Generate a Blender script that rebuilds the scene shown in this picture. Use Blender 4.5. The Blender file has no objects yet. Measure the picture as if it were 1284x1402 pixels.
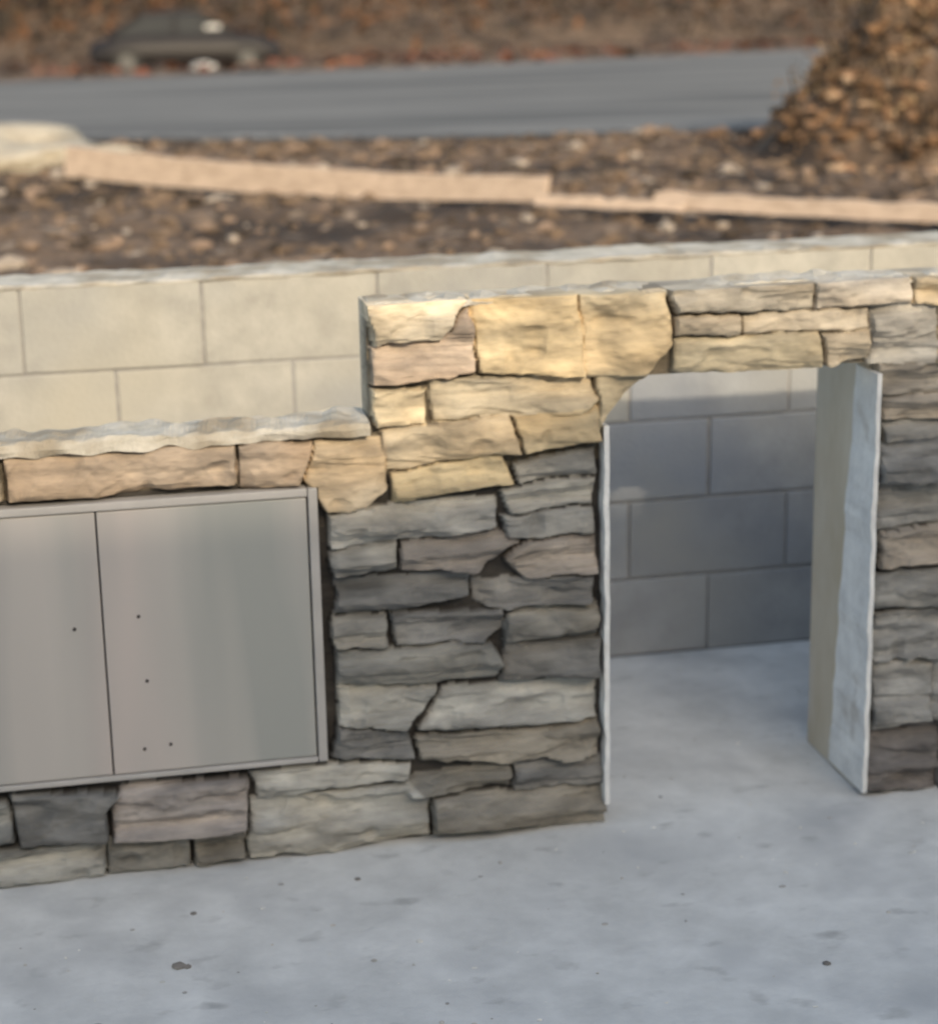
import bpy, bmesh, math, random
import numpy as np
from mathutils import Vector, Matrix, noise
random.seed(7)
sc=bpy.context.scene
def link(o): sc.collection.objects.link(o); return o
def empty(name,loc=(0,0,0)):
    o=bpy.data.objects.new(name,None); o.location=loc; return link(o)

# ---------------------------------------------------------------- materials
def mat(name,c1,c2,scale=8,detail=4,rough=.85,bump=.3,bscale=40,c3=None,sc3=1.5,attr=False,metal=0,stretch=(1,1,1),spec=.3,bdist=.01,coord='Object',t3=(.45,.62),c4=None,sc4=1,t4=(.5,.6),st4=(1,1,1)):
    m=bpy.data.materials.new(name); m.use_nodes=True
    nt=m.node_tree; N=nt.nodes; L=nt.links
    b=N['Principled BSDF']; b.inputs['Roughness'].default_value=rough
    b.inputs['Metallic'].default_value=metal; b.inputs['Specular IOR Level'].default_value=spec
    tc=N.new('ShaderNodeTexCoord'); mp=N.new('ShaderNodeMapping'); mp.inputs['Scale'].default_value=stretch
    L.new(tc.outputs[coord],mp.inputs[0])
    n=N.new('ShaderNodeTexNoise'); n.inputs['Scale'].default_value=scale; n.inputs['Detail'].default_value=detail; n.inputs['Roughness'].default_value=.62
    L.new(mp.outputs[0],n.inputs[0])
    r=N.new('ShaderNodeMapRange'); r.inputs[1].default_value=.33; r.inputs[2].default_value=.67; L.new(n.outputs[0],r.inputs[0])
    mx=N.new('ShaderNodeMix'); mx.data_type='RGBA'; L.new(r.outputs[0],mx.inputs[0])
    mx.inputs[6].default_value=(*c1[:3],1); mx.inputs[7].default_value=(*c2[:3],1)
    out=mx.outputs[2]
    def layer(out,c,s,t,st=None):
        src=mp.outputs[0]
        if st:
            m2=N.new('ShaderNodeMapping'); m2.inputs['Scale'].default_value=st; m2.inputs['Location'].default_value=(3.1,1.7,.4); L.new(tc.outputs[coord],m2.inputs[0]); src=m2.outputs[0]
        n3=N.new('ShaderNodeTexNoise'); n3.inputs['Scale'].default_value=s; n3.inputs['Detail'].default_value=3; L.new(src,n3.inputs[0])
        r3=N.new('ShaderNodeMapRange'); r3.inputs[1].default_value=t[0]; r3.inputs[2].default_value=t[1]; L.new(n3.outputs[0],r3.inputs[0])
        m3=N.new('ShaderNodeMix'); m3.data_type='RGBA'; L.new(r3.outputs[0],m3.inputs[0]); L.new(out,m3.inputs[6]); m3.inputs[7].default_value=(*c[:3],1); return m3.outputs[2]
    if c3: out=layer(out,c3,sc3,t3)
    if c4: out=layer(out,c4,sc4,t4,st4)
    if attr:
        a=N.new('ShaderNodeAttribute'); a.attribute_name='Col'
        mm=N.new('ShaderNodeMix'); mm.data_type='RGBA'; mm.blend_type='MULTIPLY'; mm.inputs[0].default_value=1
        L.new(out,mm.inputs[6]); L.new(a.outputs[0],mm.inputs[7]); out=mm.outputs[2]
    L.new(out,b.inputs['Base Color'])
    if bump>0:
        nb=N.new('ShaderNodeTexNoise'); nb.inputs['Scale'].default_value=bscale; nb.inputs['Detail'].default_value=3; L.new(mp.outputs[0],nb.inputs[0])
        bp=N.new('ShaderNodeBump'); bp.inputs['Strength'].default_value=bump; bp.inputs['Distance'].default_value=bdist
        L.new(nb.outputs[0],bp.inputs['Height']); L.new(bp.outputs[0],b.inputs['Normal'])
    return m
M_stone=mat('stone_veneer',(.68,.68,.68),(1.26,1.24,1.2),scale=11,rough=.92,bump=.6,bscale=45,attr=True,c3=(.52,.52,.52),sc3=8,stretch=(.6,1,2.2),bdist=.007,t3=(.54,.72))
M_mortar=mat('joint_mortar',(.06,.055,.05),(.11,.10,.09),scale=20,bump=0)
M_cement=mat('cement_cap',(.38,.35,.29),(.58,.54,.47),scale=16,bump=.6,bscale=50,c3=(.30,.255,.19),sc3=7)
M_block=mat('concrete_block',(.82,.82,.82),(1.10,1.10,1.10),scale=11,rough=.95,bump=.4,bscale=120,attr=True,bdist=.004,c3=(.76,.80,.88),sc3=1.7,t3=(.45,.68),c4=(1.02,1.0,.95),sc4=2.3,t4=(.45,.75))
M_bmort=mat('block_mortar',(.27,.26,.25),(.36,.35,.33),scale=30,bump=0)
M_floor=mat('concrete_floor',(.47,.472,.465),(.63,.63,.62),scale=6,detail=7,rough=.9,bump=.45,bscale=45,c3=(.40,.405,.41),sc3=3.2,bdist=.005,t3=(.5,.72),c4=(.34,.34,.335),sc4=10,t4=(.62,.80),st4=(1,1.5,1))
M_dirt=mat('dirt',(.06,.042,.030),(.21,.145,.10),scale=3.2,rough=1,bump=1,bscale=22,c3=(.045,.033,.026),sc3=.9,bdist=.04,c4=(.30,.23,.17),sc4=6,t4=(.58,.70))
M_clod=mat('clods',(.7,.7,.7),(1.2,1.15,1.1),scale=12,attr=True,rough=1,bump=0)
M_road=mat('asphalt_road',(.125,.125,.125),(.20,.198,.192),scale=1.4,rough=.95,bump=.15,bscale=40,stretch=(.25,1.6,1),c3=(.10,.10,.10),sc3=.9,spec=.15)
M_wood=mat('weathered_board',(.40,.30,.22),(.56,.43,.33),scale=5,rough=.85,bump=.2,bscale=30,stretch=(.5,3,6))
M_ply=mat('jamb_board',(.44,.38,.29),(.52,.47,.39),scale=4,rough=.85,stretch=(1,2,.9),c3=(.54,.53,.52),sc3=2.6,t3=(.45,.65),bump=.1)
M_white=mat('white_foam_edge',(.56,.56,.56),(.74,.74,.73),scale=14,rough=.8,bump=.3,bscale=60,c3=(.47,.45,.43),sc3=9,t3=(.58,.7))
M_steel=mat('door_panel',(.38,.355,.335),(.43,.40,.375),scale=1.6,detail=2,rough=.6,metal=.0,bump=0,stretch=(2.2,1,.22),c3=(.29,.295,.28),sc3=1.7,t3=(.44,.62),c4=(.47,.405,.38),sc4=1.3,t4=(.48,.68),st4=(2.6,1,.25),spec=.25)  # vertical colour bands paint the steel's soft reflections into the base colour
M_frame=mat('door_frame',(.34,.325,.31),(.40,.38,.365),rough=.6,bump=0)
M_dark=mat('dark_gap',(.04,.035,.035),(.06,.05,.05),bump=0)
M_leaf=mat('leaves',(.75,.75,.75),(1.2,1.2,1.2),scale=6,detail=1,attr=True,rough=.9,bump=0)
M_bark=mat('bark',(.03,.024,.02),(.06,.048,.038),scale=12,detail=1,bump=0)
M_sand=mat('sand',(.32,.28,.22),(.44,.40,.33),scale=5,bump=.8,bscale=14,bdist=.03)
M_brick=bpy.data.materials.new('brick'); M_brick.use_nodes=True
nt=M_brick.node_tree; bt=nt.nodes.new('ShaderNodeTexBrick'); tc=nt.nodes.new('ShaderNodeTexCoord'); mp=nt.nodes.new('ShaderNodeMapping')
mp.inputs['Rotation'].default_value=(math.radians(90),0,0); bt.inputs['Scale'].default_value=4
bt.inputs['Color1'].default_value=(.42,.34,.30,1); bt.inputs['Color2'].default_value=(.36,.28,.25,1); bt.inputs['Mortar'].default_value=(.45,.43,.4,1)
nt.links.new(tc.outputs['Object'],mp.inputs[0]); nt.links.new(mp.outputs[0],bt.inputs[0]); nt.links.new(bt.outputs[0],nt.nodes['Principled BSDF'].inputs['Base Color'])
M_glass=mat('window_glass',(.02,.022,.025),(.03,.033,.036),rough=.6,bump=0,spec=.12)
M_car=mat('car_paint',(.014,.013,.014),(.02,.018,.02),rough=.5,bump=0,spec=.25)
M_tire=mat('tire',(.02,.02,.02),(.03,.03,.03),bump=0)
M_hub=mat('hub',(.06,.06,.06),(.10,.10,.10),rough=.6,bump=0)
M_trim=mat('white_trim',(.40,.40,.40),(.52,.52,.52),bump=0)

# ---------------------------------------------------------------- mesh helpers
def mesh_obj(name,verts,faces,m,cols=None,smooth=False,parent=None):
    me=bpy.data.meshes.new(name); me.from_pydata(verts,[],faces); me.materials.append(m)
    if cols is not None:
        a=me.color_attributes.new('Col','FLOAT_COLOR','POINT')
        a.data.foreach_set('color',np.asarray(cols,dtype=np.float32).ravel())
    if smooth: me.polygons.foreach_set('use_smooth',[True]*len(me.polygons))
    me.update(); o=bpy.data.objects.new(name,me); link(o)
    if parent: o.parent=parent
    return o
class Acc:
    def __init__(s): s.v=[];s.f=[];s.c=[]
    def add(s,v,f,c=(1,1,1)):
        n=len(s.v); s.v+=[tuple(x) for x in v]; s.f+=[tuple(i+n for i in q) for q in f]; s.c+=[(*c[:3],1)]*len(v)
    def obj(s,name,m,smooth=False,parent=None): return mesh_obj(name,s.v,s.f,m,s.c,smooth,parent)
def boxvf(x0,x1,y0,y1,z0,z1,b=0,jit=0):
    bm=bmesh.new(); bmesh.ops.create_cube(bm,size=1)
    for v in bm.verts:
        v.co=Vector(((x0+x1)/2+v.co.x*(x1-x0),(y0+y1)/2+v.co.y*(y1-y0),(z0+z1)/2+v.co.z*(z1-z0)))
        if jit: v.co+=Vector([random.uniform(-jit,jit) for _ in range(3)])
    if b: bmesh.ops.bevel(bm,geom=bm.edges[:],offset=b,segments=2,affect='EDGES',profile=.6)
    bm.verts.index_update()
    r=([tuple(v.co) for v in bm.verts],[[v.index for v in f.verts] for f in bm.faces]); bm.free(); return r
def box(name,x0,x1,y0,y1,z0,z1,m,b=.003,parent=None,jit=0):
    v,f=boxvf(x0,x1,y0,y1,z0,z1,b,jit); return mesh_obj(name,v,f,m,parent=parent)
def ico(sub=2):
    bm=bmesh.new(); bmesh.ops.create_icosphere(bm,subdivisions=sub,radius=1)
    bm.verts.index_update()
    r=(np.array([v.co[:] for v in bm.verts]),[[v.index for v in f.verts] for f in bm.faces]); bm.free(); return r
ICO1=ico(1); ICO2=ico(2); ICO4=ico(4)
def rough_slab(name,x0,x1,y0,y1,z0,z1,m,parent,seg=.03,amp=.006,top=.008):
    nx=max(2,int((x1-x0)/seg)); prof=[(y0,z0),(y0-.002,(z0+z1)/2),(y0+.003,z1-.004),(y0+.01,z1),((y0+y1)/2,z1),(y1-.01,z1),(y1,z1-.006),(y1,z0)]
    V=[];F=[]
    for i in range(nx+1):
        x=x0+(x1-x0)*i/nx
        for j,(y,z) in enumerate(prof):
            n1=noise.noise(Vector((x*14,j*.7,z0*9)));n2=noise.noise(Vector((x*9+40,j*.9,3)))+.7*noise.noise(Vector((x*30+40,j*1.3,3)))
            n3=noise.noise(Vector((x*21,7,j*.4)))
            V.append((x,y+n1*amp*1.6,z+(n2*top if 1<j<7 else (n3*top*.8 if j<2 else 0))))
    P=len(prof)
    for i in range(nx):
        for j in range(P-1):
            a=i*P+j; F.append((a,a+P,a+P+1,a+1))
    F.append(tuple(range(P))); F.append(tuple(reversed(range(nx*P,nx*P+P))))
    return mesh_obj(name,V,F,m,smooth=False,parent=parent)

# ---------------------------------------------------------------- stone face (one relief surface)
RS=np.random.RandomState(11); LAT=RS.uniform(-1,1,(256,256))
def vn(x,y,sd=0):
    x=x+sd*17.3; y=y+sd*9.1
    xi=np.floor(x).astype(int); yi=np.floor(y).astype(int); fx=x-xi; fy=y-yi
    fx=fx*fx*(3-2*fx); fy=fy*fy*(3-2*fy)
    g=lambda a,b:LAT[a%256,b%256]
    return (g(xi,yi)*(1-fx)+g(xi+1,yi)*fx)*(1-fy)+(g(xi,yi+1)*(1-fx)+g(xi+1,yi+1)*fx)*fy
def P(s): return [tuple(float(t)/1000 for t in p.split(',')) for p in s.split()]
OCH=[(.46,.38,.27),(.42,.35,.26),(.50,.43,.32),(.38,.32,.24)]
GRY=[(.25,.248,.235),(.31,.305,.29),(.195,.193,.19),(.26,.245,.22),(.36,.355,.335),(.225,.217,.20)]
def g():
    c=random.choice(GRY); k=random.uniform(.85,1.15); return tuple(x*k for x in c)
def o_():
    c=random.choice(OCH); k=random.uniform(.9,1.1); return tuple(x*k for x in c)
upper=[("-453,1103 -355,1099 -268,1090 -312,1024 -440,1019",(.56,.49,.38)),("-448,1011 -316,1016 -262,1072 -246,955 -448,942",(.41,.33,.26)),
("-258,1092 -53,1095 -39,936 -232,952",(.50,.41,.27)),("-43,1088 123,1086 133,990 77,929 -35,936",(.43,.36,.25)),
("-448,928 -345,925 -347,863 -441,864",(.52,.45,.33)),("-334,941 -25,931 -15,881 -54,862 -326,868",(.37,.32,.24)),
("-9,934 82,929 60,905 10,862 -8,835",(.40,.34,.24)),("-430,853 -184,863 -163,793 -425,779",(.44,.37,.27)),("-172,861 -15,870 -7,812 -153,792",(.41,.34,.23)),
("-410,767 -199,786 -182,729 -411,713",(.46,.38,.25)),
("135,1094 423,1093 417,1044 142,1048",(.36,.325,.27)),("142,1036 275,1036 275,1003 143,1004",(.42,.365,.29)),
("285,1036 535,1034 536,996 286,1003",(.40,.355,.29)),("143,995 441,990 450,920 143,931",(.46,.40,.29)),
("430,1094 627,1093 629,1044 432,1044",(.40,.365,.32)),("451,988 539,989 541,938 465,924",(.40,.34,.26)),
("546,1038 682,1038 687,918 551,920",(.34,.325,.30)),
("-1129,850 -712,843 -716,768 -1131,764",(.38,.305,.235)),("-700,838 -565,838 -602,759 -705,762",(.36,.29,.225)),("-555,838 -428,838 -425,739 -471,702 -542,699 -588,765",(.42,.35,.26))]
lower=["-174,765 -18,795 -14,742 -164,728","-540,688 -415,707 -215,699 -216,640 -389,634 -538,624","-200,712 -18,732 -18,678 -186,672","-198,662 -18,666 -18,617 -188,622",
"-538,615 -410,625 -412,574 -533,568","-396,624 -205,628 -165,612 -275,560 -398,572","-146,610 -18,607 -14,537 -156,540 -195,580","-533,560 -276,551 -276,515 -393,494 -533,498",
"-266,541 -19,525 -24,478 -204,483 -256,500","-536,488 -436,483 -438,424 -535,427","-424,485 -204,477 -194,444 -249,412 -416,422","-186,471 -14,466 -14,408 -200,411",
"-535,417 -235,404 -209,366 -224,337 -324,332 -538,351","-199,401 -11,397 -12,321 -210,329","-538,342 -342,325 -377,275 -402,252 -541,267","-328,318 -12,310 -9,235 -193,228 -373,236",
"-541,258 -403,242 -397,184 -554,200","-385,222 -193,219 -9,225 -9,151 -194,158 -379,176","-713,181 -562,184 -404,172 -406,142 -563,136 -694,122","-425,134 -197,150 -195,103 -389,100",
"-185,146 -4,139 0,87 -183,91","-349,90 3,77 3,5 -346,10","-712,118 -403,125 -362,92 -361,8 -721,6",
"-1166,180 -969,171 -1000,140 -1000,80 -1160,84","-1250,175 -1177,165 -1173,90 -1260,85","-994,74 -843,61 -845,6 -998,8","-830,60 -728,60 -732,6 -832,5","-1320,78 -1006,70 -1008,5 -1320,5"]
ST=[]
for i,(s,c) in enumerate(upper): ST.append((P(s),random.uniform(-.006,.006),c,i in(2,3)))
for i,s in enumerate(lower):
    c=g()
    if i in (18,22): c=(.385,.38,.36)
    if i in (5,6): c=(.26,.235,.215)
    if i in (1,): c=(.33,.325,.31)
    ST.append((P(s),random.uniform(-.010,.012),c,False))
ST.append((P("-960,178 -722,172 -730,71 -850,69 -985,80 -985,140"),-.006,(.33,.30,.285),False))
rows=[(.864,.912),(.807,.857),(.766,.801),(.682,.760),(.583,.675),(.497,.575),(.410,.490),(.294,.402),(.154,.286),(.008,.147)]
PC=[(.26,.24,.215),(.29,.26,.225),(.225,.22,.21),(.25,.25,.25),(.25,.247,.24),(.285,.255,.225),(.25,.25,.245),(.27,.267,.26),(.25,.247,.24),(.18,.168,.168)]
def R4(x0,x1,z0,z1,j=.006):
    r=lambda:random.uniform(-j,j)
    return [(x0,z1+r()),(x1+r(),z1+r()),(x1+r(),z0+r()),(x0+r()*.5,z0+r())]
for i,(a,b) in enumerate(rows):
    x=.572+(i%3)*.006; first=True
    while x<2.6:
        w=random.uniform(.1,.3); w=.125 if (first and i==8) else w
        k=random.uniform(.85,1.15)
        ST.append((R4(x,x+w-.008,a,b),random.uniform(-.016,.012),tuple(q*k for q in PC[i]),False)); x+=w; first=False
for a,b,x0 in [(.918,1.035,.692),(1.045,1.092,.638)]:
    x=x0
    while x<2.6:
        w=random.uniform(.12,.28); ST.append((R4(x,x+w-.008,a,b,.003),random.uniform(-.006,.01),o_(),False)); x+=w
x=-1.14
while x>-2.9:
    w=random.uniform(.2,.4); ST.append((R4(x-w,x-.008,.765,.848,.003),.002,o_(),False)); x-=w
for a,b in [(.005,.078),(.086,.178)]:
    x=-1.33 if a<.05 else -1.27
    while x>-2.9:
        w=random.uniform(.12,.35); ST.append((R4(x-w,x-.008,a,b,.004),random.uniform(-.006,.01),g(),False)); x-=w
STEP=.0038
gx=np.concatenate([np.arange(-2.9,-1.32,.014),np.arange(-1.312,.90,STEP),np.arange(.91,2.6,.014)])
gz=np.append(np.arange(0,1.0921,STEP),1.0921)
X,Z=np.meshgrid(gx,gz)
JX=vn(X*45,Z*45,1)*.0035+vn(X*14,Z*14,5)*.006; JZ=vn(X*45,Z*45,2)*.003+vn(X*12,Z*16,6)*.005
WX=X+JX; WZ=Z+JZ
Y=np.full(X.shape,.036)+vn(X*60,Z*60,3)*.002
C=np.zeros(X.shape+(3,)); C[:]=(.055,.05,.046); C[(Z>.76)|((Z>.925)&(X>0))]=(.16,.135,.10)  # joint colour painted lighter where the upper stones are sunlit
def sdf(poly,x,z):
    n=len(poly); d=np.full(x.shape,1e9); ins=np.zeros(x.shape,bool)
    for i in range(n):
        ax,az=poly[i];bx,bz=poly[(i+1)%n]
        ex,ez=bx-ax,bz-az; L=ex*ex+ez*ez+1e-12
        t=np.clip(((x-ax)*ex+(z-az)*ez)/L,0,1); d=np.minimum(d,np.hypot(x-ax-t*ex,z-az-t*ez))
        c=((az>z)!=(bz>z)); xx=ax+(z-az)*(bx-ax)/((bz-az) if abs(bz-az)>1e-9 else 1e-9); ins^=(c&(x<xx))
    return np.where(ins,d,-d)
def steps(q):
    f=np.floor(q); r=np.clip((q-f-.3)/.4,0,1); return f+r*r*(3-2*r)
for k,(poly,fr,col,vert) in enumerate(ST):
    px=[p[0] for p in poly];pz=[p[1] for p in poly]
    ix=np.where((gx>min(px)-.02)&(gx<max(px)+.02))[0]; iz=np.where((gz>min(pz)-.02)&(gz<max(pz)+.02))[0]
    if len(ix)==0 or len(iz)==0: continue
    sl=(slice(iz[0],iz[-1]+1),slice(ix[0],ix[-1]+1))
    x=X[sl];z=Z[sl]; d=sdf(poly,WX[sl],WZ[sl])+.0058
    sd=(k*7)%97; cx=sum(px)/len(px);cz=sum(pz)/len(pz)
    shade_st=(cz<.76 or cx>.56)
    if vert: a,b=x*16+z*3,z*7
    else: a,b=x*4.5,z*(46 if shade_st else 30)
    tl=(k*37%11-5)*.02
    lay=vn(a+z*3,b+x*tl*20,sd)
    led=(lay*.016 if vert else steps(lay*2.2+.5)/2.2*(.015 if shade_st else .010)+lay*.004)
    med=vn(x*16,z*30,sd+3)*.007; fine=vn(x*70,z*90,sd+5)*.0024
    chip=np.maximum(0,vn(x*22,z*26,sd+9)-.4)*.022
    y=fr+led+med+fine+chip+(z-cz)*(.12+.08*math.sin(k*3.3))+(x-cx)*.04*math.sin(k*5.1)
    t=np.clip(d/.006,0,1); t=t*(2-t)
    edge=np.clip(1-d/.02,0,1)**2*.006
    y=np.minimum(y+edge,.030); yy=.036*(1-t)+y*t
    m=d>0
    Ys=Y[sl]; Ys[m]=np.minimum(Ys[m],yy[m]); Y[sl]=Ys
    sh=1+.26*lay+.14*vn(x*20,z*50,sd+2)
    warm=np.clip(vn(x*7,z*14,sd+4)*.6+.2,0,1)[...,None]
    wv=np.array([.08,.02,-.07]) if shade_st else np.array([.14,.03,-.12])  # sunlit stones get a stronger warm tint than shaded ones, painted into the colour
    cc=np.array(col)[None,None,:]*sh[...,None]*(1+warm*wv)
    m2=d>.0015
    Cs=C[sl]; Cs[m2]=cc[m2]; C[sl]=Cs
keep=np.ones(X.shape,bool)
keep&=~((X<-.455)&(Z>.848))
keep&=~((X<-.562)&(Z>.197)&(Z<.752))
keep&=~((X>.004)&(X<.568)&(Z<.923)&~((X<.070)&(Z>.852+.95*X)))
nz,nx=X.shape; idx=np.arange(nz*nx).reshape(nz,nx)
V=np.stack([X,Y,Z],-1).reshape(-1,3)
qk=keep[:-1,:-1]&keep[1:,:-1]&keep[:-1,1:]&keep[1:,1:]
fa=np.stack([idx[:-1,:-1],idx[:-1,1:],idx[1:,1:],idx[1:,:-1]],-1)[qk]
used=np.zeros(nz*nx,bool); used[fa.ravel()]=True; remap=np.cumsum(used)-1
V=V[used]; fa=remap[fa]; Cv=C.reshape(-1,3)[used]
wall=empty('stone_wall')
me=bpy.data.meshes.new('stone_face'); me.from_pydata(V.tolist(),[],fa.tolist())
bm=bmesh.new(); bm.from_mesh(me); bm.verts.ensure_lookup_table()
be=[e for e in bm.edges if e.is_boundary]
r=bmesh.ops.extrude_edge_only(bm,edges=be)
src=[]
for v in r['geom']:
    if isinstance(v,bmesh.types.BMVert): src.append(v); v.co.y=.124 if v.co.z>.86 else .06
bmesh.ops.recalc_face_normals(bm,faces=bm.faces[:])
bm.verts.index_update(); nv=len(bm.verts)
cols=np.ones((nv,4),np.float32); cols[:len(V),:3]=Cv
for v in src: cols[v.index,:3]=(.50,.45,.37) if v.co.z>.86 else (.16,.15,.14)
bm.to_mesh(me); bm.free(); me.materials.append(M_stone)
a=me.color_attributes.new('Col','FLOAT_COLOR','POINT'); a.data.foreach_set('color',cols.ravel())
o=bpy.data.objects.new('stone_face',me); link(o); o.parent=wall

box('lower_core',-2.9,-.012,.040,.13,0,.845,M_mortar,parent=wall)
box('raised_core',-.4505,-.004,.041,.122,.8465,1.078,M_mortar,parent=wall)
box('lintel_core',-.0035,.5655,.041,.122,.927,1.078,M_mortar,parent=wall)
mesh_obj('lintel_haunch',[(-.0032,.044,.86),(.058,.044,.9265),(-.0032,.044,.9265),(-.0032,.12,.86),(.058,.12,.9265),(-.0032,.12,.9265)],[(0,1,2),(3,5,4),(0,3,4,1),(1,4,5,2),(2,5,3,0)],M_mortar,parent=wall)
box('pillar_core',.573,2.6,.0415,.32,0,.924,M_mortar,parent=wall)
box('pillar_top_core',.5725,2.6,.0412,.122,.9245,1.078,M_mortar,parent=wall)
rough_slab('cement_cap',-2.9,-.456,.004,.135,.846,.872,M_cement,wall,top=.012,seg=.009,amp=.009)
rough_slab('raised_cap',-.446,2.6,.022,.13,1.079,1.093,M_cement,wall,seg=.014,top=.010,amp=.009)
box('jamb_board',.5605,.5725,.05,.325,0,.924,M_ply,parent=wall)
def edge_strip(name,x,y,z0,z1,w,d,par,dlow=None):
    n=60; V=[];F=[]
    for i in range(n+1):
        z=z0+(z1-z0)*i/n; e=noise.noise(Vector((x*5,z*14,1)))*.004+noise.noise(Vector((x*5,z*45,1)))*.002
        dd=d
        if dlow: dd=dlow+(d-dlow)*(z-z0)/(z1-z0)+.006*noise.noise(Vector((z*9,3,1)))
        V+=[(x-w+e,y,z),(x+e*.5,y,z),(x+e*.5,y+dd,z),(x-w+e,y+dd,z)]
    for i in range(n):
        for j in range(4):
            a=i*4+j;b=i*4+(j+1)%4;F.append((a,b,b+4,a+4))
    F+= [(3,2,1,0),(n*4,n*4+1,n*4+2,n*4+3)]
    return mesh_obj(name,V,F,M_white,parent=par)
edge_strip('opening_edge_left',.010,-.002,.045,.835,.010,.06,wall)
edge_strip('opening_edge_right',.567,-.004,.012,.905,.010,.11,wall,dlow=.19)

# ---------------------------------------------------------------- cabinet doors
cab=empty('cabinet_doors')
box('frame_right',-.580,-.562,-.001,.035,.197,.752,M_frame,parent=cab)
box('frame_top',-1.95,-.581,-.001,.035,.736,.752,M_frame,parent=cab)
box('frame_bottom',-1.95,-.581,-.001,.035,.197,.208,M_frame,parent=cab)
box('gap',-1.95,-.582,.018,.0355,.209,.735,M_dark,parent=cab)
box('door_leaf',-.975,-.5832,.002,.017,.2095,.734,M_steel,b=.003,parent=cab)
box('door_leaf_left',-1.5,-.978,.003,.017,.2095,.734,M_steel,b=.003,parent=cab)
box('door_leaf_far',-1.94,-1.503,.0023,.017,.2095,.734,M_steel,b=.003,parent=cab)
A=Acc()
for x,z in [(-1.03,.51),(-.91,.525),(-.902,.395),(-.865,.262),(-.915,.257)]:
    V,F=ICO1; A.add((V*np.array([.004,.003,.004])+np.array([x,.002,z])).tolist(),F)
A.obj('screws',M_dark,parent=cab)

# ---------------------------------------------------------------- concrete block wall
bw=empty('concrete_block_wall'); A=Acc()
for r in range(5):
    off=.54 if r%2==0 else .54-.206
    z0=r*.203+.003; z1=(r+1)*.203-.003
    for k in range(-14,16):
        x0=off+k*.412+.003; x1=x0+.412-.006
        t=random.uniform(.90,1.07); warm=(.455,.435,.385) if (x0<.0 and r>=2) or r==4 else (.36,.37,.38)  # sunlit blocks painted lighter and warm, shaded ones darker and cool
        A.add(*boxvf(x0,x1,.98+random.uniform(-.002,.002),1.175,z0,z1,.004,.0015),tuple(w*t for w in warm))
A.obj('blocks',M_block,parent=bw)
box('mortar_joints',-5.2,7.1,.9845,1.17,0,1.009,M_bmort,b=0,parent=bw)
rough_slab('mortar_top',-5.2,7.1,.9795,1.176,1.0095,1.018,M_cement,bw,top=.005,amp=.003,seg=.02)

# ---------------------------------------------------------------- floor
fl=box('concrete_floor',-9,11,-9.2,.979,-.12,0,M_floor,b=0)
A=Acc()
for i in range(340):
    x=random.uniform(-1.5,1.2);y=random.uniform(-1.1,.9)
    s=random.choice([.0015,.002,.003,.004]); V,F=ICO1
    c=random.choice([(.34,.34,.34),(.6,.6,.58),(.7,.7,.68),(.48,.46,.43)])
    if 0-.05<y<.36 and not (.02<x<.54): continue
    A.add((V*np.array([s*random.uniform(.8,2),s*random.uniform(.8,1.6),s*.5])+np.array([x,y,s*.3])).tolist(),F,c)
for (x,y,s) in [(-.89,-.40,.010),(-.875,-.405,.006),(-.53,-.13,.005),(-.85,-.2,.005),(.22,-.66,.006)]:
    V,F=ICO1; A.add((V*np.array([s*1.4,s*1.5,s*.35])+np.array([x,y,s*.2])).tolist(),F,(.18,.17,.16))
A.obj('floor_debris',M_clod)

# ---------------------------------------------------------------- terrain
def near_edge(x): return float(np.interp(x,[-60,-10,-1.4,1.7,4,10,30,80],[28,13.6,11.05,9.75,9.6,10.2,14,26]))
def far_edge(x): return float(np.interp(x,[-60,-10,-1.6,3.9,9.2,30,80],[29,19.4,19.6,20.3,22.0,28,44]))
MX,MY=4.42,7.8
def th(x,y):
    if y<1.15: return -.14
    n1=noise.noise(Vector((x*.9,y*.9,0))); n2=noise.noise(Vector((x*4,y*4,5))); n3=noise.noise(Vector((x*11,y*11,9)))
    h=.58+n1*.05+n2*.04+n3*.022
    ne=near_edge(x); fe=far_edge(x)
    d=min(y-(ne-.5),(fe+.6)-y); t=min(1,max(0,d/.6)); h=h*(1-t)+.58*t
    r=math.hypot((x-MX)/1.3,(y-MY)/1.1)
    if r<1:
        q=(1-r*r)**1.2; h+=q*(1.08+.25*noise.noise(Vector((x*3,y*3,2)))+.16*noise.noise(Vector((x*8,y*8,2))))
    if y>fe+1:
        s=min(1,(y-fe-1)/12); s=s*s*(3-2*s); h-=1.08*s
    if y>54:
        u=y-54; h+=min(30,u*.16+ (u*u)*.0008)
    return h
xs=np.concatenate([np.linspace(-160,-12,22),np.linspace(-11,-3,18),np.arange(-2.8,7.2,.045),np.linspace(7.4,16,40),np.linspace(17,180,26)])
ys=np.concatenate([np.array([-160,-80,-30,-9,0,1.1,1.19,1.24]),np.arange(1.3,11.2,.05),np.arange(11.3,24,.35),np.linspace(24.5,60,60),np.linspace(63,240,30)])
V=[(float(x),float(y),th(x,y)) for y in ys for x in xs]; W=len(xs)
F=[(j*W+i,j*W+i+1,(j+1)*W+i+1,(j+1)*W+i) for j in range(len(ys)-1) for i in range(W-1)]
mesh_obj('ground',V,F,M_dirt,smooth=True)
rx=list(np.linspace(-60,80,141)); V=[];F=[]
for x in rx:
    a,b=near_edge(x),far_edge(x)
    for k in range(5): V.append((x,a+(b-a)*k/4,.596))
for i in range(len(rx)-1):
    for k in range(4):
        q=i*5+k;F.append((q,q+5,q+6,q+1))
mesh_obj('road',V,F,M_road)
V=[];F=[]
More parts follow.
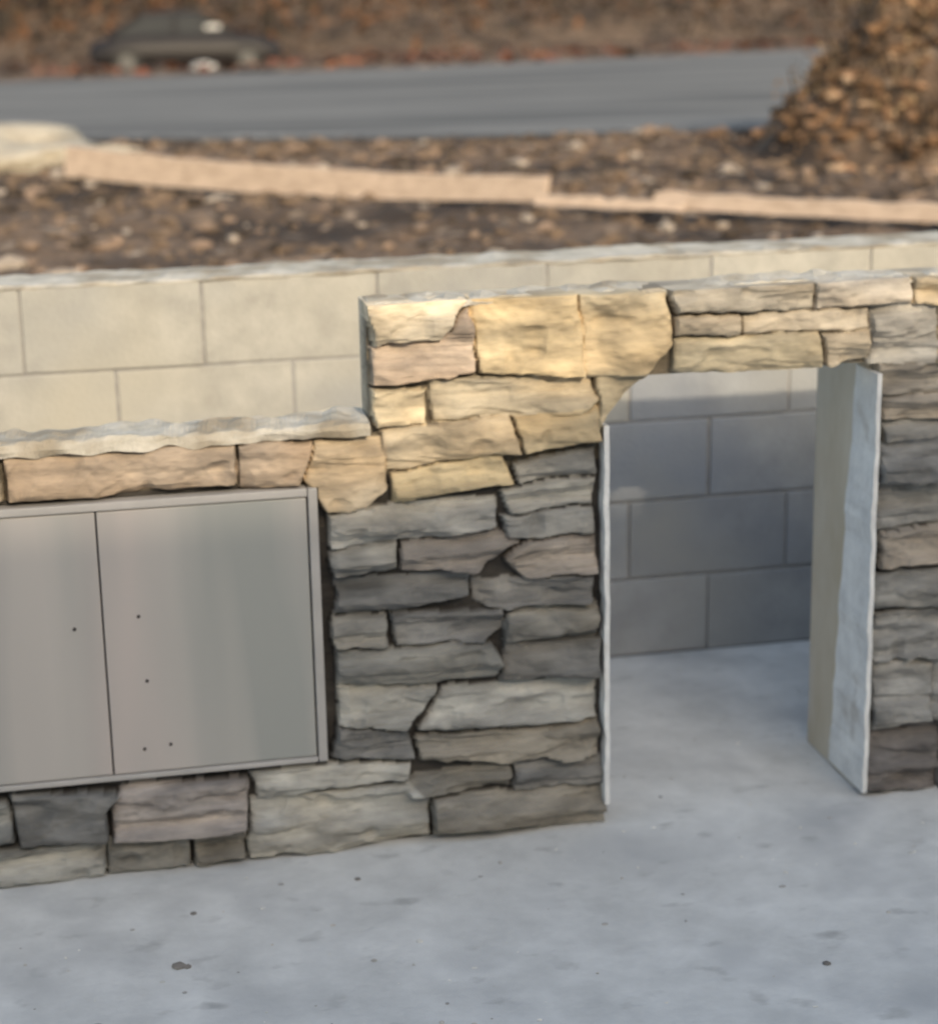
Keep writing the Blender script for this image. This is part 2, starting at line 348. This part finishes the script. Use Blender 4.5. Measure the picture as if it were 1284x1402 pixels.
for i,x in enumerate(np.linspace(-60,80,281)):
    a=near_edge(x)+.25; w=.12; V+=[(x,a,.600),(x,a+w,.600)]
    if i: F.append((2*i-2,2*i,2*i+1,2*i-1))
M_line=mat('worn_line',(.13,.13,.13),(.42,.41,.39),scale=4,c3=(.13,.13,.13),sc3=1.2,bump=0)
mesh_obj('road_edge_line',V,F,M_line)
A=Acc()
for i in range(6000):
    if i<4300:
        x=random.uniform(-2.5,6.5);y=1.3+9.2*random.random()**.8
    else:
        a=random.uniform(0,6.28);r=random.random()**.5; x=MX+1.2*r*math.cos(a); y=MY+1.05*r*math.sin(a)
    if y>near_edge(x)-.1: continue
    s=random.choice([.010,.014,.018,.025,.03,.045])*(1 if y<6 else 1.25)
    rr=random.random()
    c=(.16,.115,.08) if rr<.45 else (.055,.042,.032) if rr<.74 else (.24,.175,.13) if rr<.94 else (.36,.31,.26)
    if x>3.2 and y>6.5: c=tuple(q*k for q,k in zip(c,(1.2,1.0,.8)))
    V,F=ICO1; R=Matrix.Rotation(random.uniform(0,6.28),3,'Z'); sv=np.array([s*random.uniform(.8,1.8),s*random.uniform(.7,1.2),s*random.uniform(.4,.8)])
    vv=(V*sv*(1+np.random.RandomState(i).uniform(-.25,.25,(len(V),1))))@np.array(R)
    A.add((vv+np.array([x,y,th(x,y)+s*.15])).tolist(),F,c)
A.obj('dirt_clods',M_clod)
def leaves(A,cx,cy,cz,n,sx,sy,sz,size,cols):
    for i in range(n):
        p=Vector((random.gauss(0,1),random.gauss(0,1),random.gauss(0,1)))
        if p.length>2: p*=2/p.length
        p=Vector((cx+p.x*sx*.5,cy+p.y*sy*.5,cz+p.z*sz*.5))
        u=Vector((random.uniform(-1,1),random.uniform(-1,1),random.uniform(-1,1))).normalized()
        v=u.cross(Vector((random.uniform(-1,1),random.uniform(-1,1),random.uniform(-1,1)))).normalized()
        s=size*random.uniform(.6,1.4); c=random.choice(cols); k=random.uniform(.7,1.3)
        A.add([p-u*s,p-v*s*.5,p+u*s,p+v*s*.5],[(0,1,2,3)],tuple(q*k for q in c))
A=Acc(); LIT=[(.13,.08,.045),(.09,.055,.035),(.17,.11,.065),(.05,.035,.025)]
for i in range(2400):
    x=random.uniform(-1.5,7);y=random.uniform(5.6,10.4)
    if x+y<7.8 or y>near_edge(x)+.1: continue
    s=random.uniform(.015,.03); a=random.uniform(0,6.28); z=th(x,y)+.02
    u=Vector((math.cos(a),math.sin(a),random.uniform(-.5,.5)))*s; v=Vector((-math.sin(a),math.cos(a),random.uniform(-.5,.5)))*s*.6
    c=random.choice(LIT); p=Vector((x,y,z)); A.add([p-u,p-v,p+u,p+v],[(0,1,2,3)],c)
A.obj('leaf_litter',M_leaf)

# ---------------------------------------------------------------- boards
def board(name,a,b,h0,h1,th_=.04,z=.6,sag=.0):
    a=Vector(a);b=Vector(b);d=(b-a).normalized();nrm=Vector((d.y,-d.x)) ; n=40;V=[];F=[]
    for i in range(n+1):
        t=i/n;p=a.lerp(b,t);h=h0+(h1-h0)*t;e=noise.noise(Vector((t*5,h0*40,0)))*.008; e2=noise.noise(Vector((t*14,h0*40,9)))*.012
        zz=z+e-sag*math.sin(math.pi*t)
        V+=[(p.x,p.y,zz),(p.x+nrm.x*th_,p.y+nrm.y*th_,zz+.0),(p.x+nrm.x*(th_-.03)*1,p.y+nrm.y*(th_-.03),zz+h+e2),(p.x-nrm.x*.03,p.y-nrm.y*.03,zz+h+e2)]
    for i in range(n):
        for j in range(4):
            q=i*4+j;r=i*4+(j+1)%4;F.append((q,r,r+4,q+4))
    F+=[(3,2,1,0),(n*4,n*4+1,n*4+2,n*4+3)]
    return mesh_obj(name,V,F,M_wood)
board('wooden_board',(-.95,7.75),(1.25,5.55),.17,.11,z=.63,sag=.03)
board('wooden_board.001',(1.18,5.47),(1.75,4.98),.045,.04,z=.63)
board('wooden_board.002',(1.68,5.22),(3.1,3.8),.07,.075,z=.62)

def blob(name,c,s,m,amp=.25,fr=1.6,seed=0):
    V,F=ICO4; vv=[]
    for v in V:
        q=Vector(v); k=1+amp*noise.noise(q*fr+Vector((seed,0,0)))+amp*.5*noise.noise(q*fr*3+Vector((seed,4,0)))+amp*.2*noise.noise(q*fr*9)
        vv.append((c[0]+v[0]*s[0]*k,c[1]+v[1]*s[1]*k,c[2]+v[2]*s[2]*k))
    return mesh_obj(name,vv,F,m,smooth=True)
blob('sand_pile',(-1.75,9.3,.55),(1.1,.8,.25),M_sand,.45,2,3)
def twig(A,a,b,r0,r1):
    a=Vector(a);b=Vector(b);d=(b-a).normalized();u=d.orthogonal();v=d.cross(u);V=[]
    for p,r in((a,r0),(b,r1)):
        for k in range(6):
            t=k*math.pi/3;V.append(p+u*math.cos(t)*r+v*math.sin(t)*r)
    A.add(V,[(k,(k+1)%6,6+(k+1)%6,6+k) for k in range(6)],(1,1,1))
sh=empty('autumn_shrub',(0,0,0)); A=Acc(); T=Acc()
SH=[(.19,.12,.065),(.14,.088,.05),(.09,.06,.038),(.25,.175,.10),(.04,.03,.02)]
for i in range(46):
    a=random.uniform(0,6.28); r=random.uniform(0,1)**.6
    x=MX-.3+math.cos(a)*r*.9; y=MY-.3+math.sin(a)*r*.7; z=th(x,y)+random.uniform(.0,.18)
    leaves(A,x,y,z,40,.20,.20,.13,.022,random.choice([SH,SH[:3],SH[2:],[SH[0],SH[3]],[SH[4],SH[2]]]))
    if i%2==0: twig(T,(x,y,th(x,y)-.05),(x+random.uniform(-.1,.1),y,z+.12),.010,.003)
A.obj('foliage',M_leaf,parent=sh); T.obj('twigs',M_bark,parent=sh)

# ---------------------------------------------------------------- woods beyond the road
A=Acc(); T=Acc(); WD=[(.085,.046,.025),(.05,.032,.022),(.13,.062,.03),(.03,.024,.018),(.075,.052,.03)]
for i in range(100):
    x=random.uniform(-24,56);y=random.uniform(56,90); z=th(x,y); h=random.uniform(7,13)
    top=(x+random.uniform(-.9,.9),y,z+h)
    twig(T,(x,y,z-.3),top,random.uniform(.08,.22),.03)
    for k in range(3):
        zz=z+h*random.uniform(.35,.8); a=random.uniform(0,6.28); twig(T,(x,y,zz),(x+math.cos(a)*2,y+math.sin(a)*2,zz+1.6),.05,.02)
    cs=random.choice([WD,WD[:3],WD[1:]])
    for k in range(8):
        a=random.uniform(0,6.28);r=random.uniform(.3,2.3)
        leaves(A,x+math.cos(a)*r,y+math.sin(a)*r,z+h*random.uniform(.4,1.05),20,1.7,1.7,1.3,.28,cs)
for i in range(420):
    x=random.uniform(-16,44);y=random.uniform(51,74); z=th(x,y)
    leaves(A,x,y,z+random.uniform(.1,1.7),28,2.2,2.2,1.2,.17,random.choice([WD,WD[:3],[WD[2]],[WD[1],WD[3]],[WD[3]],[WD[3]]]))
T.obj('distant_tree_trunks',M_bark); A.obj('distant_trees',M_leaf)
A=Acc()
for i in range(5000):
    x=random.uniform(-8,30);y=20.5+33*random.random()**1.2
    if y<far_edge(x)+.2: continue
    s=random.uniform(.06,.15);a=random.uniform(0,6.28);p=Vector((x,y,th(x,y)+.05))
    u=Vector((math.cos(a),math.sin(a),random.uniform(-.6,.6)))*s; v=Vector((-math.sin(a),math.cos(a),random.uniform(-.6,.6)))*s*.6
    A.add([p-u,p-v,p+u,p+v],[(0,1,2,3)],random.choice([(.17,.06,.035),(.10,.045,.03),(.06,.035,.025),(.18,.08,.045)]))
A.obj('verge_leaf_litter',M_leaf)

# ---------------------------------------------------------------- parked car
CX,CY=2.05,44.5
car=empty('parked_car',(CX,CY,th(CX,CY)-.02))
secs=[(-2.2,.35,.62,.70),(-2.12,.28,.74,.80),(-1.5,.24,.90,.86),(-1.0,.22,.94,.88),(0,.22,.93,.89),(.9,.22,.92,.88),(1.6,.24,.86,.86),(2.1,.28,.72,.80),(2.22,.36,.58,.68)]
V=[];F=[]
for x,a,b,w in secs: V+=[(x,-w,a),(x,-w*1.0,(a+b)/2),(x,-w*.93,b-.03),(x,-w*.8,b),(x,w*.8,b),(x,w*.93,b-.03),(x,w,(a+b)/2),(x,w,a)]
for i in range(len(secs)-1):
    for j in range(8):
        q=i*8+j;r=i*8+(j+1)%8;F.append((q,r,r+8,q+8))
F+=[tuple(range(7,-1,-1)),tuple(range((len(secs)-1)*8,len(secs)*8))]
mesh_obj('body',V,F,M_car,smooth=True,parent=car)
cab_=[(-1.75,.88,.72),(-.95,1.36,.58),(.35,1.38,.58),(1.15,.9,.72)]
V=[]
for x,z,w in cab_: V+=[(x,-w,z),(x,w,z)]
F=[(0,1,3,2),(2,3,5,4),(4,5,7,6),(0,2,4,6),(1,7,5,3),(0,6,7,1)]
mesh_obj('greenhouse_glass',V,F,M_glass,parent=car)
V=[(-1.0,-.585,1.352),(-1.0,.585,1.352),(.4,.585,1.372),(.4,-.585,1.372),(-.9,-.5,1.41),(-.9,.5,1.41),(.3,.5,1.43),(.3,-.5,1.43)]
mesh_obj('roof',V,[(0,1,2,3),(4,7,6,5),(0,4,5,1),(1,5,6,2),(2,6,7,3),(3,7,4,0)],M_car,parent=car)
A=Acc()
for s in (-1,1):
    for (x0,z0,x1,z1) in [(-1.75,.88,-.98,1.37),(1.15,.9,.38,1.39),(-.25,.92,-.25,1.38)]:
        twig(A,(x0,s*.725,z0),(x1,s*.59,z1),.03,.03)
A.obj('pillars',M_car,parent=car)
box('window_sticker',.45,.80,-.72,-.665,1.03,1.12,M_trim,parent=car)  # pale box standing in for a glint of light on the car window
for nm,x in(('front',1.38),('rear',-1.38)):
    for s in(-1,1):
        for mm,r,w in((M_tire,.32,.11),(M_hub,.19,.12)):
            bm=bmesh.new();bmesh.ops.create_cone(bm,cap_ends=True,segments=28,radius1=r,radius2=r,depth=w*2)
            bmesh.ops.rotate(bm,verts=bm.verts,matrix=Matrix.Rotation(math.pi/2,3,'X'));bmesh.ops.translate(bm,verts=bm.verts,vec=(x,s*.80,.32))
            me=bpy.data.meshes.new('w');bm.to_mesh(me);bm.free();me.materials.append(mm)
            o=bpy.data.objects.new(('tire_' if mm is M_tire else 'hub_')+nm,me);link(o);o.parent=car
blob('white_bag',(.85,22.0,.60),(.13,.12,.055),M_trim,.5,2,8)

# ---------------------------------------------------------------- unseen house added behind the camera, roofline shaped to throw the shade
ELEV=26.3; AZ=11.0
te=math.tan(math.radians(ELEV)); ta=math.tan(math.radians(AZ)); YH=9.3
def hz(z): return z+YH*te/math.cos(math.radians(AZ))
sx=YH*ta
house=empty('brick_house')
prof=[(-7,hz(.735)),(-.50+sx,hz(.735)),(-.18+sx,hz(.79)),(-.02+sx,hz(.865)),(.055+sx,hz(.948)),(9,hz(.945))]
V=[];F=[]
for x,z in prof: V+=[(x,-YH,-.1),(x,-YH,z),(x,-YH-8,z),(x,-YH-8,-.1)]
for i in range(len(prof)-1):
    for j in range(4):
        q=i*4+j;r=i*4+(j+1)%4;F.append((q,q+4,r+4,r))
F+=[(0,1,2,3),tuple(reversed(range(len(V)-4,len(V))))]
mesh_obj('walls',V,F,M_brick,parent=house)
for k,x in enumerate([-6,-4,2,4.5,7]):
    box('window_%d'%k,x,x+1.2,-YH+.02,-YH+.03,1,2.4,M_glass,parent=house)
    box('window_frame_%d'%k,x-.08,x+1.28,-YH-.02,-YH+.019,.92,2.48,M_trim,parent=house)
box('door',-1.6,-.6,-YH+.002,-YH+.05,0,2.1,M_trim,parent=house)

# ---------------------------------------------------------------- light
w=bpy.data.worlds.new("World"); sc.world=w; w.use_nodes=True
nt=w.node_tree; sk=nt.nodes.new('ShaderNodeTexSky'); sk.sky_type='NISHITA'; sk.sun_disc=False
sk.sun_elevation=math.radians(ELEV); sk.air_density=1; sk.dust_density=2.5; sk.ozone_density=.8
bg=nt.nodes['Background']
tint=nt.nodes.new('ShaderNodeMix'); tint.data_type='RGBA'; tint.blend_type='MULTIPLY'; tint.inputs[0].default_value=1; tint.inputs[7].default_value=(1.07,1.035,.91,1)
nt.links.new(sk.outputs[0],tint.inputs[6]); nt.links.new(tint.outputs[2],bg.inputs[0]); bg.inputs[1].default_value=.31
sd=Vector((math.sin(math.radians(AZ))*math.cos(math.radians(ELEV)),-math.cos(math.radians(AZ))*math.cos(math.radians(ELEV)),math.sin(math.radians(ELEV))))
sk.sun_rotation=math.atan2(sd.x,sd.y)
sl=bpy.data.lights.new('sun','SUN'); sl.energy=2.75; sl.angle=math.radians(.9); sl.color=(1,.84,.62)
so=link(bpy.data.objects.new('sun',sl)); so.rotation_euler=sd.to_track_quat('Z','Y').to_euler()

# ---------------------------------------------------------------- camera
pit,rol,yaw=.2667,-.0204,.1974
def m3(x,y,f):
    c,s=math.cos(rol),math.sin(rol); x,y=c*x-s*y,s*x+c*y
    cp,sp=math.cos(pit),math.sin(pit); d=(x,cp*f+y*sp,-sp*f+y*cp)
    cy,sy=math.cos(yaw),math.sin(yaw); return Vector((cy*d[0]+sy*d[1],-sy*d[0]+cy*d[1],d[2]))
R=Matrix((m3(1,0,0),m3(0,1,0),-m3(0,0,1))).transposed().to_4x4()
cd=bpy.data.cameras.new('camera'); co=link(bpy.data.objects.new('camera',cd))
co.matrix_world=Matrix.Translation((-.9926,-3.6131,1.6897))@R
cd.sensor_fit='HORIZONTAL'; cd.sensor_width=36; cd.lens=36*2712.6/1284; cd.clip_end=1000
cd.dof.use_dof=True; cd.dof.focus_distance=3.05; cd.dof.aperture_fstop=3.4
sc.camera=co
sc.view_settings.view_transform='Standard'; sc.view_settings.look='None'; sc.view_settings.exposure=0
